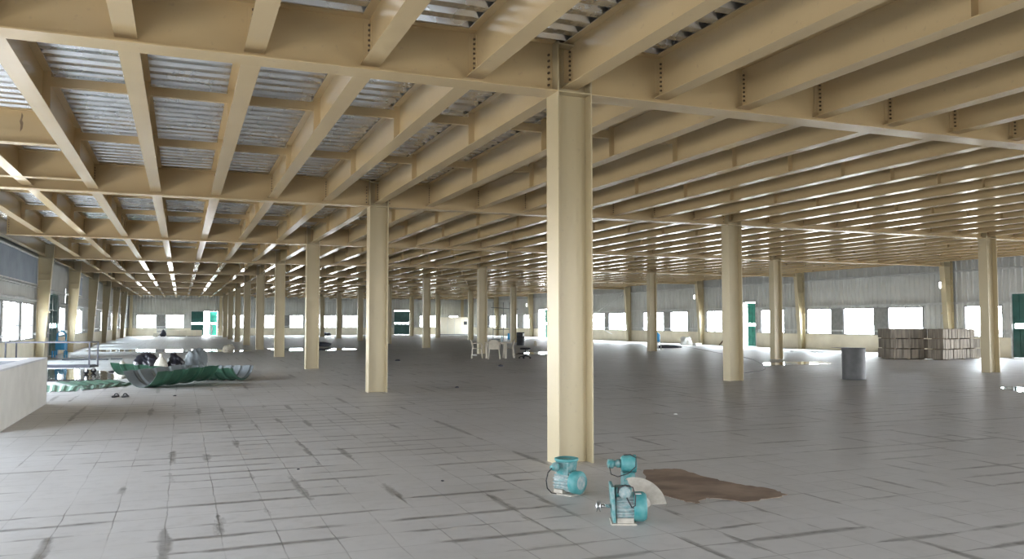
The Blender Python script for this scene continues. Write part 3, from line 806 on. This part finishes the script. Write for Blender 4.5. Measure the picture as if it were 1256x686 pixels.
# second: side view, shaft and pulley at its left, fan cowl at its right
o = thing('electric_motor', 'teal finned electric motor seen side on, nearest of the group', 'motor', (3.32, 5.83, 0), rd(-24), 'teal motors by the big column')
c = .125
mb = MB(); mb.box(-.135, .06, -.11, .11, 0, .012); mb.box(-.09, .04, -.09, .09, .012, .05); mb.build('foot_plate', M['pale'], o)
mb = MB(); mb.lathe([(0, -.10), (.085, -.10), (.09, .05), (0, .05)], 28, 'x', (0, 0, c))
for k in range(22):
    a = 2*PI*k/22; ca, sa = math.cos(a), math.sin(a); t = .0035
    p = [(ca*.085-sa*t, sa*.085+ca*t), (ca*.085+sa*t, sa*.085-ca*t), (ca*.108+sa*t, sa*.108-ca*t), (ca*.108-sa*t, sa*.108+ca*t)]
    mb.hexa([(-.09, q[0], c+q[1]) for q in p], [(.045, q[0], c+q[1]) for q in p])
mb.build('finned_body', M['dust'], o)
mb = MB(); mb.lathe([(.11, .04), (.116, .05), (.116, .12), (.10, .145), (.06, .15), (0, .15)], 32, 'x', (0, 0, c)); mb.build('fan_cowl', M['tealfan'], o)
mb = MB(); mb.hexa([(-.125, -.12, .02), (-.10, -.12, .02), (-.10, .12, .02), (-.125, .12, .02)], [(-.14, -.13, .30), (-.115, -.13, .30), (-.115, .13, .30), (-.14, .13, .30)])
bevel(mb.build('end_flange', M['teal'], o), .006)
mb = MB(); mb.lathe([(0, -.255), (.014, -.255), (.014, -.12), (0, -.12)], 14, 'x', (0, 0, c)); s = mb.build('shaft', M['steel'], o)
mb = MB(); mb.lathe([(.014, -.25), (.045, -.25), (.045, -.243), (.025, -.238), (.025, -.226), (.045, -.221), (.045, -.214), (.014, -.214)], 24, 'x', (0, 0, c)); mb.build('pulley', M['steel'], s)
mb = MB(); mb.box(-.10, .03, -.06, .06, .21, .285); tb = bevel(mb.build('terminal_box', M['teal'], o), .01)
mb = MB(); mb.lathe([(0, .10), (.045, .10), (.05, .09), (.05, .055), (0, .055)], 20, 'y', (-.03, 0, .25))
for v_ in range(len(mb.v)): x, y, z = mb.v[v_]; mb.v[v_] = (x, -y, z)
mb.build('round_cover', M['dust'], tb)
mb = MB(); mb.tube([(-.085, -.09, .245), (-.08, -.10, .29), (-.03, -.11, .312), (.03, -.11, .295), (.05, -.12, .23), (.045, -.14, .16), (.02, -.14, .145), (-.02, -.13, .22)], .0055, 6); mb.build('cable', M['cable'], o)
mb = MB(); mb.box(.05, .10, -.085, -.04, .236, .24); mb.build('name_plate', M['white'], o)

# third: behind, lying body with a cable loop
o = thing('electric_motor', 'teal electric motor behind the pale curved guard, farthest of the group', 'motor', (3.98, 7.0, 0), rd(-22), 'teal motors by the big column')
mb = MB(); mb.box(-.05, .07, -.08, .08, 0, .16); bevel(mb.build('mount_block', M['teal'], o), .01)
c = .235
mb = MB(); mb.lathe([(0, -.06), (.06, -.055), (.075, -.04), (.082, .06), (.085, .065), (.085, .085), (0, .085)], 28, 'x', (0, 0, c)); mb.build('motor_body', M['tealfan'], o)
mb = MB(); mb.lathe([(0, -.19), (.035, -.185), (.045, -.175), (.045, -.13), (.03, -.125), (.03, -.10), (.04, -.095), (.04, -.06), (0, -.06)], 20, 'x', (0, 0, c)); mb.build('coupling', M['teal'], o)
mb = MB(); mb.box(.086, .092, -.03, .03, c-.02, c+.04); mb.build('name_plate', M['white'], o)
mb = MB(); mb.tube([(-.17, -.03, c-.02), (-.16, -.09, .15), (-.10, -.11, .13), (0, -.11, .16), (.07, -.10, .22), (.08, -.07, .30), (.03, -.03, .325), (-.03, 0, .315)], .005, 6); mb.build('cable', M['cable'], o)
# pale curved guard leaning across
n = 18; mb = MB(); vs = []; ro, ri, dpt = .27, .10, .07
A0, A1 = rd(4), rd(104)
for i in range(n+1):
    a = A0+(A1-A0)*i/n
    for (r_, y_) in ((ri, -.0), (ri+.02, -dpt), (ro-.015, -dpt), (ro, 0), (ro-.006, 0), (ro-.02, -dpt+.006), (ri+.024, -dpt+.006), (ri+.006, 0)):
        vs.append((r_*math.cos(a), y_, r_*math.sin(a)))
fs = [(i*8+k, i*8+(k+1) % 8, (i+1)*8+(k+1) % 8, (i+1)*8+k) for i in range(n) for k in range(8)]+[tuple(range(8)), tuple(n*8+k for k in range(7, -1, -1))]
mb.add(vs, fs, False)
o = mb.build('curved_guard', M['pale'], None, (3.62, 6.22, .0), None); o.rotation_euler = (rd(-34), 0, rd(-22))
tag(o, 'pale dusty quarter-round belt guard resting behind the nearest teal motor', 'machine guard')

# ------------------------------------------------------------------ grey cylinder with a loose plate
o = thing('metal_cylinder', 'dark grey upright metal cylinder standing alone on the right floor', 'cylinder', (17.25, 17.75, 0))
mb = MB(); mb.lathe([(.30, 0), (.31, .02), (.305, .05), (.305, .80), (.315, .83), (.31, .855), (.29, .855), (.28, .80), (.28, .05), (0, .05)], 40); mb.build('shell', M['drum'], o)
mb = MB(); mb.lathe([(0, .856), (.31, .856), (.31, .866), (0, .866)], 40, 'z', (0, 0, 0)); 
q = mb.build('round_lid', M['drum'], o)
mb = MB(); mb.box(-.34, .14, -.20, .20, .868, .876); o = mb.build('steel_plate', M['frame'], None, (17.05, 17.8, 0), VR); tag(o, 'thin grey plate lying on the metal cylinder and sticking out left', 'plate')

# ------------------------------------------------------------------ stacked board bundles by the right wall
def bundle(c, u, L, W, z0, z1, label, jig, seed):
    """a bundle of boards on edge: u is the direction of its long side"""
    rr = random.Random(seed); a = math.atan2(u[1], u[0]); mb = MB(); k = 0; x = -L/2
    while x < L/2-.02:
        w = min(rr.uniform(.10, .2), L/2-x); dz, dy = rr.uniform(-.014, .0), rr.uniform(-.02, .02)
        mb.box(x+.003, x+w-.003, -W/2+dy, W/2+dy, z0+.035, z1+dz); x += w
    o = mb.build('board_bundle', M['board'], None, (c[0]+jig[0], c[1]+jig[1], 0), a)
    tag(o, label, 'board bundle', 'stacked board bundles')
    b = MB()
    for xx in (-L*.38, 0, L*.38): b.box(xx-.05, xx+.05, -W/2+.03, W/2-.03, z0, z0+.035)
    b.build('bearer', M['plank'], o)
uv = Vector((.928, -.372)); pv = Vector((.372, .928))
def corner_box(p, u, L, W):
    u = Vector(u).normalized(); v = Vector((-u.y, u.x)); q = Vector(p)+u*L/2+v*W/2; return (q.x, q.y), u
TIER = ['lowest', 'middle', 'topmost']
cA, uA = corner_box((27.97, 26.70), (1.42, -.62), 1.58, 1.3)
cB, uB = corner_box((29.24, 25.12), (.975, .22), 3.3, .66)
for t in range(3):
    z0 = t*.43
    bundle(cA, uA, 1.55, 1.3, z0, z0+.43, 'grey-brown board bundle by the right wall, %s of the left stack' % TIER[t], ((t == 1)*.02, 0), t+1)
    bundle(cB, uB, 3.4-.42*t, .66, z0, z0+.43, 'grey-brown board bundle by the right wall, %s of the paler right stack' % TIER[t], (-.2*t, -.05*t), t+11)

# ------------------------------------------------------------------ plastic table and chairs
o = thing('plastic_table', 'beige plastic table between white chairs in mid floor', 'table', (12.75, 33.75, 0), VR)
mb = MB(); mb.box(-.50, .50, -.33, .33, .68, .71); bevel(mb.build('table_top', M['beige'], o), .01)
mb = MB(); mb.box(-.44, .44, -.27, -.25, .62, .68); mb.box(-.44, .44, .25, .27, .62, .68); mb.build('apron', M['beige'], o)
for x in (-.42, .42):
    for y in (-.25, .25):
        mb = MB(); s = .05; mb.hexa([(x-s*.7, y-s*.7, 0), (x+s*.7, y-s*.7, 0), (x+s*.7, y+s*.7, 0), (x-s*.7, y+s*.7, 0)], [(x-s, y-s, .62), (x+s, y-s, .62), (x+s, y+s, .62), (x-s, y+s, .62)]); mb.build('leg', M['beige'], o)
def chair(loc, rz, label):
    o = thing('plastic_chair', label, 'chair', loc, rz, 'plastic chairs at the table')
    mb = MB(); mb.box(-.22, .22, -.21, .22, .41, .44); bevel(mb.build('seat', M['beige'], o), .012)
    mb = MB(); pts = []                                   # back, curved, facing -y
    n = 8; vs = []
    for i in range(n+1):
        a = -1+2*i/n; 
        for z, yb_ in ((.42, .20), (.62, .24), (.82, .30)):
            vs += [(.21*a*(1-.12*(z > .7)), yb_-.05*a*a, z-(.05*a*a if z > .7 else 0)), (.21*a*(1-.12*(z > .7)), yb_+.02-.05*a*a, z-(.05*a*a if z > .7 else 0))]
    fs = []
    for i in range(n):
        for k in range(2):
            p, q = i*6+k*2, (i+1)*6+k*2
            fs += [(p, q, q+2, p+2), (p+1, p+3, q+3, q+1)]
        fs += [(i*6+4, (i+1)*6+4, (i+1)*6+5, i*6+5), (i*6, i*6+1, (i+1)*6+1, (i+1)*6)]
    fs += [(0, 2, 3, 1), (2, 4, 5, 3), (n*6, n*6+1, n*6+3, n*6+2), (n*6+2, n*6+3, n*6+5, n*6+4)]
    mb.add(vs, fs, False); mb.build('backrest', M['beige'], o)
    for s in (-1, 1):
        mb = MB(); mb.tube([(s*.22, .24, .62), (s*.26, .1, .66), (s*.27, -.12, .65), (s*.25, -.2, .60), (s*.23, -.2, .43)], .018, 6); mb.build('armrest', M['beige'], o)
        for y in (-.18, .2):
            mb = MB(); mb.tube([(s*.20, y, .41), (s*.25, y*1.25, 0)], [.022, .016], 6); mb.build('leg', M['beige'], o)
chair((12.0, 34.1, 0), VR+PI/2+.1, 'beige plastic armchair at the left end of the plastic table')
chair((13.4, 33.95, 0), VR-PI/2+.1, 'beige plastic armchair at the right end of the plastic table')
chair((12.42, 33.12, 0), VR+PI, 'beige plastic chair in front of the plastic table, its back to camera')
mb = MB(); mb.lathe([(0, .711), (.12, .711), (.20, .83), (.21, .84), (.20, .845), (.115, .73), (0, .73)], 24); o = mb.build('basin', M['roofgrey'], None, (12.75, 33.8, 0)); tag(o, 'grey-green round basin on the plastic table', 'basin')
mb = MB(); mb.lathe([(0, .711), (.05, .711), (.055, .72), (.055, .90), (.02, .95), (.02, .98), (0, .98)], 16); o = mb.build('bottle', M['paleblue'], None, (13.0, 33.7, 0)); tag(o, 'pale blue bottle standing right of the basin on the table', 'bottle')
o = thing('swivel_stool', 'black swivel stool with star base right of the table', 'stool', (13.83, 33.05, 0))
mb = MB(); mb.lathe([(0, .38), (.2, .38), (.24, .41), (.235, .45), (.15, .465), (0, .46)], 24); mb.build('seat', M['black'], o)
mb = MB(); mb.lathe([(0, .09), (.035, .09), (.03, .2), (.02, .21), (.02, .38), (0, .38)], 14); mb.build('gas_post', M['black'], o)
mb = MB()
for k in range(5): a = 2*PI*k/5+.3; mb.tube([(0, 0, .12), (.25*math.cos(a), .25*math.sin(a), .07)], [.028, .018], 6)
q = mb.build('star_base', M['black'], o)
for k in range(5): a = 2*PI*k/5+.3; m2 = MB(); m2.lathe([(0, -.025), (.03, -.025), (.03, .025), (0, .025)], 10, 'x', (.255*math.cos(a), .255*math.sin(a), .03)); m2.build('caster', M['black'], q)

o = thing('steel_drum', 'black upright drum with a white label behind the stool', 'drum', (21.2, 51.5, 0))
mb = MB(); mb.lathe([(0, 0), (.27, 0), (.275, .02), (.265, .03), (.265, .28), (.275, .29), (.265, .30), (.265, .58), (.275, .59), (.265, .60), (.265, .86), (.275, .875), (.26, .88), (.255, .865), (0, .865)], 32); mb.build('shell', M['black'], o)
mb = MB(); vs = []
for k in range(7): a = rd(-75+k*7); vs += [(.268*math.cos(a), .268*math.sin(a), .62), (.268*math.cos(a), .268*math.sin(a), .80)]
mb.add(vs, [(2*k, 2*k+2, 2*k+3, 2*k+1) for k in range(6)]); mb.build('paper_label', M['white'], o)
mb = MB(); mb.lathe([(0, 0), (.12, 0), (.12, .04), (.05, .30), (0, .31)], 16); o = mb.build('cone_cap', M['beige'], None, (21.9, 50.6, 0)); tag(o, 'small beige cone standing beside the black drum', 'cone')

# thin scaffold frame by the far right wall, with a blue base
o = thing('scaffold_frame', 'thin steel scaffold frame standing before the far right wall', 'scaffold', (26.6, 68.6, 0), VR)
mb = MB()
for x in (-.9, 0, .55):
    mb.tube([(x, 0, 0), (x, 0, 3.3)], .035, 6)
mb.tube([(-1.1, 0, 2.85), (1.3, 0, 2.7)], .035, 6); mb.tube([(-.9, 0, .9), (.55, 0, .9)], .03, 6)
mb.build('tube_frame', M['frame'], o)
mb = MB(); mb.box(.38, .72, -.15, .15, 0, .55); mb.build('blue_base', M['blue'], o)

# ------------------------------------------------------------------ along the end wall
o = thing('panel_cabin', 'cream panel cabin with a small dark window at the far corner', 'cabin', (30.9, 96.6, 0))
mb = MB(); mb.box(-1.9, 1.55, -1.0, 1.3, .08, 2.12); bevel(mb.build('wall_panels', M['cabin'], o), .02)
for n, x in enumerate((-1.05, -.2, .6)): mb = MB(); mb.box(x-.015, x+.015, -1.015, -1.0, .1, 2.1); mb.build('seam_strip', M['girt'], o)
mb = MB(); mb.box(1.0, 1.42, -1.03, -1.0, 1.2, 1.62); mb.build('cabin_window', M['black'], o)
mb = MB(); mb.box(-1.9, 1.55, -1.0, 1.3, 0, .08); mb.build('plinth', M['frame'], o)
mb = MB(); mb.box(-.35, .35, -.3, .3, 0, .42); o = bevel(mb.build('crate', M['darkblue'], None, (33.0, 92.5, 0)), .02); tag(o, 'dark blue crate on the floor right of the cream cabin', 'crate')
for n, (x0_, x1_) in enumerate(((-1.45, .52), (.56, 2.1))):
    mb = MB(); mb.box(x0_, x1_, -.25, .25, .06, .68); o = bevel(mb.build('low_cabinet', M['cabin'], None, (0, 95.2, 0)), .015)
    tag(o, ['low cream cabinet at the end wall under the second window', 'low cream cabinet at the end wall before the dark green door leaf'][n], 'cabinet', 'low cream cabinets')
    b = MB(); b.box(x0_+.05, x1_-.05, -.2, .2, 0, .06); b.build('plinth', M['frame'], o)
    for f in (.33, .66): b = MB(); xx = x0_+(x1_-x0_)*f; b.box(xx-.008, xx+.008, -.262, -.25, .09, .66); b.build('door_gap_strip', M['girt'], o)
mb = MB(); mb.box(-.22, .22, -.2, .2, 0, .36); o = bevel(mb.build('carton', M['beige'], None, (-2.5, 95.0, 0)), .01); tag(o, 'small beige carton against the end wall, left of the leaning pallet', 'carton')
o = thing('leaning_pallet', 'blue-grey pallet leaning on the end wall between its first windows', 'pallet', (-1.95, 98.2, 0))
mb = MB()
for k in range(6): mb.hexa([(-.5+.18*k, -.3, 0), (-.38+.18*k, -.3, 0), (-.38+.18*k, -.27, 0), (-.5+.18*k, -.27, 0)], [(-.5+.18*k, .28, 1.0), (-.38+.18*k, .28, 1.0), (-.38+.18*k, .31, 1.0), (-.5+.18*k, .31, 1.0)])
mb.build('slat_boards', M['girt'], o)
mb = MB()
for z, y in ((.12, -.23), (.5, -.01), (.88, .21)): mb.box(-.5, .52, y-.0, y+.09, z-.04, z+.04)
mb.build('bearer', M['rack'], o)
lump('cement_heap', (-1.75, 95.4, 0), (.3, .25, .45), 21, M['rack'], 'dark crumpled heap on the floor before the leaning pallet', 'heap')
mb = MB(); mb.tube([(0, 0, 0), (.05, 0, .7), (0, .02, 1.2), (-.25, .05, 1.5)], [.07, .09, .08, .03], 8); o = mb.build('bent_strip', M['girt'], None, (3.1, 98.0, 0)); tag(o, 'bent grey strip standing in the open far door', 'strip')
lump('rubble_heap', (15.6, 96.5, 0), (.5, .3, .22), 22, M['rack'], 'low dark rubble heap at the foot of the end wall', 'heap')

# ------------------------------------------------------------------ along the right wall
lump('cement_sack', (32.2, 48.4, 0), (.48, .35, .36), 31, M['white'], 'white sack slumped at the foot of the right wall', 'sack')
mb = MB(); mb.box(-.3, .3, -.15, .15, 0, .16); o = bevel(mb.build('white_block', M['white'], None, (31.9, 46.6, 0), .3), .01); tag(o, 'small white block on the floor beside the slumped white sack', 'block')
rod('leaning_plank', (33.45, 46.3, .03), (33.72, 45.2, 1.1), .04, M['plank'], 'brown plank leaning against the right wall dado', 'plank')
lump('rubble_heap', (27.6, 43.3, 0), (.9, .5, .12), 33, M['rack'], 'low dark rubble heap on the floor beyond the tall right columns', 'heap')
o = thing('water_can', 'blue water can on a grey stand behind a right column', 'can', (25.1, 40.6, 0))
mb = MB(); mb.lathe([(0, .45), (.17, .45), (.18, .47), (.18, .85), (.06, .95), (.06, .99), (0, .99)], 20); mb.build('can_body', M['blue'], o)
mb = MB(); mb.box(-.19, .19, -.19, .19, .40, .449)
for x in (-.16, .16):
    for y in (-.16, .16): mb.box(x-.02, x+.02, y-.02, y+.02, 0, .40)
mb.build('stand', M['girt'], o)
for n, (x, y, a, l) in enumerate([(30.6, 33.5, .3, .9), (31.4, 34.4, -.5, .7), (31.9, 35.6, .9, .8), (30.9, 35.6, .1, .6)]):
    mb = MB(); mb.box(-l, l, -.12, .12, .0, .035); o = mb.build('loose_board', M['girt'] if n % 2 else M['white'], None, (x, y, 0), a)
    tag(o, 'loose board lying on the bright floor near the right wall windows', 'board', 'loose boards near the right wall')
lump('small_rag', (22.2, 23.1, 0), (.16, .12, .06), 35, M['rack'], 'small dark rag on the floor near the right green door', 'rag')
# long cable on the floor
def smooth(pts, k=6):
    out = []; P_ = [Vector((*p, 0)) for p in pts]
    for i in range(len(P_)-1):
        a, b, c, d = P_[max(i-1, 0)], P_[i], P_[i+1], P_[min(i+2, len(P_)-1)]
        for j in range(k):
            t = j/k; q = .5*((2*b)+(c-a)*t+(2*a-5*b+4*c-d)*t*t+(3*b-a-3*c+d)*t**3); out.append((q.x, q.y, .012))
    out.append((P_[-1].x, P_[-1].y, .012)); return out
mb = MB(); mb.tube(smooth([(30.99, 48.86), (28.6, 42.23), (25.28, 35.17), (23.76, 31.5), (21.88, 27.94), (18.44, 22.95), (16.52, 21.3), (15.33, 20.93)]), .008, 6)
o = mb.build('floor_cable', M['cable']); tag(o, 'long dark cable snaking over the floor past the right column', 'cable')
# little bits of debris on the open floor
for n, (x, y, s) in enumerate([(5.15, 10.9, .035), (1.2, 9.2, .015), (2.45, 8.0, .015), (7.9, 12.2, .03), (6.2, 19.1, .05), (10.6, 27.6, .09), (12.8, 36.8, .12), (-.1, 19.2, .03), (8.2, 33.0, .1)]):
    lump('debris_crumb', (x, y, 0), (s, s*.7, s*.4), 50+n, M['rack'] if n % 3 else M['white'], 'tiny crumb of debris lying on the open tiled floor', 'debris', 'debris crumbs')
lump('yellow_lump', (2.3, 45.6, 0), (.28, .2, .24), 71, M['beige'], 'small yellowish lump on the floor at the edge of the wide puddle', 'lump')
lump('black_lump', (8.15, 47.2+6.5, 0), (.7, .3, .2), 72, M['rack'], 'dark rubbish lump on the floor beyond the middle puddle', 'rubbish')

# ------------------------------------------------------------------ light and camera
w = bpy.data.worlds.new('sky'); sc.world = w; w.use_nodes = True
t = w.node_tree; bg = t.nodes['Background']
tc = N(t, 'ShaderNodeTexCoord'); sp = N(t, 'ShaderNodeSeparateXYZ'); t.links.new(tc.outputs['Generated'], sp.inputs[0])
c = mixc(t, maprange(t, sp.outputs[2], -.05, .5, 0, 1), (.96, .97, 1.0), (.74, .85, 1.0))
c = mixc(t, maprange(t, sp.outputs[2], -.12, -.02, 1, 0), c, (.32, .30, .275))   # pale sunlit yard haze below the horizon
t.links.new(c, bg.inputs[0]); bg.inputs[1].default_value = 62.0
sun = bpy.data.lights.new('sun', 'SUN'); sun.energy = 45; sun.angle = rd(2); sun.color = (1, .95, .86)
so = bpy.data.objects.new('sun', sun); col.objects.link(so); so.rotation_euler = (rd(0), rd(48), rd(14))

def portal(loc, rot, sx, sy):                 # tells the renderer where daylight enters; gives off no light itself
    l = bpy.data.lights.new('daylight_portal', 'AREA'); l.shape = 'RECTANGLE'; l.size = sx; l.size_y = sy; l.cycles.is_portal = True
    o = bpy.data.objects.new('daylight_portal', l); col.objects.link(o); o.location = loc; o.rotation_euler = rot
Q = PI/2
for y0, y1, z0, z1 in ((-1, 7.6, .88, 2.6), (9.4, 27.7, .88, 2.4), (29, 97, .88, 2.4)): portal((XL-.17, (y0+y1)/2, (z0+z1)/2), (0, -Q, 0), z1-z0, y1-y0)
for y0, y1, z0, z1 in ((-2, 22.3, 0, 2.6), (23, 60, .88, 2.4), (60, 96, .88, 2.4)): portal((XR+.17, (y0+y1)/2, (z0+z1)/2), (0, Q, 0), z1-z0, y1-y0)
portal((-3.4, YF-.17, 1.4), (Q, 0, 0), 2.1, 2.8); portal((17.25, YF-.17, 1.6), (Q, 0, 0), 23.5, 1.5)
portal((14.2, YB+.17, 1.6), (-Q, 0, 0), 38, 1.6)

cam = bpy.data.cameras.new('camera'); co = bpy.data.objects.new('camera', cam); col.objects.link(co)
cam.sensor_fit = 'HORIZONTAL'; cam.sensor_width = 36; cam.lens = 1013.2/1256*36; cam.clip_end = 500; cam.clip_start = .05
co.location = (0, 0, 1.5906); co.rotation_euler = (rd(90)+.0510, 0, -.38035)
sc.camera = co
sc.view_settings.view_transform = 'Standard'; sc.view_settings.look = 'None'; sc.view_settings.gamma = 1
sc.view_settings.use_curve_mapping = False; sc.view_settings.exposure = -.88
cy = sc.cycles
cy.use_denoising = True; cy.max_bounces = 8; cy.diffuse_bounces = 6; cy.glossy_bounces = 4; cy.transparent_max_bounces = 8; cy.sample_clamp_indirect = 60; cy.use_guiding = True; cy.guiding_training_samples = 32; cy.caustics_reflective = False; cy.caustics_refractive = False
try: cy.denoiser = 'OPENIMAGEDENOISE'; cy.denoising_input_passes = 'RGB_ALBEDO_NORMAL'
except Exception: pass
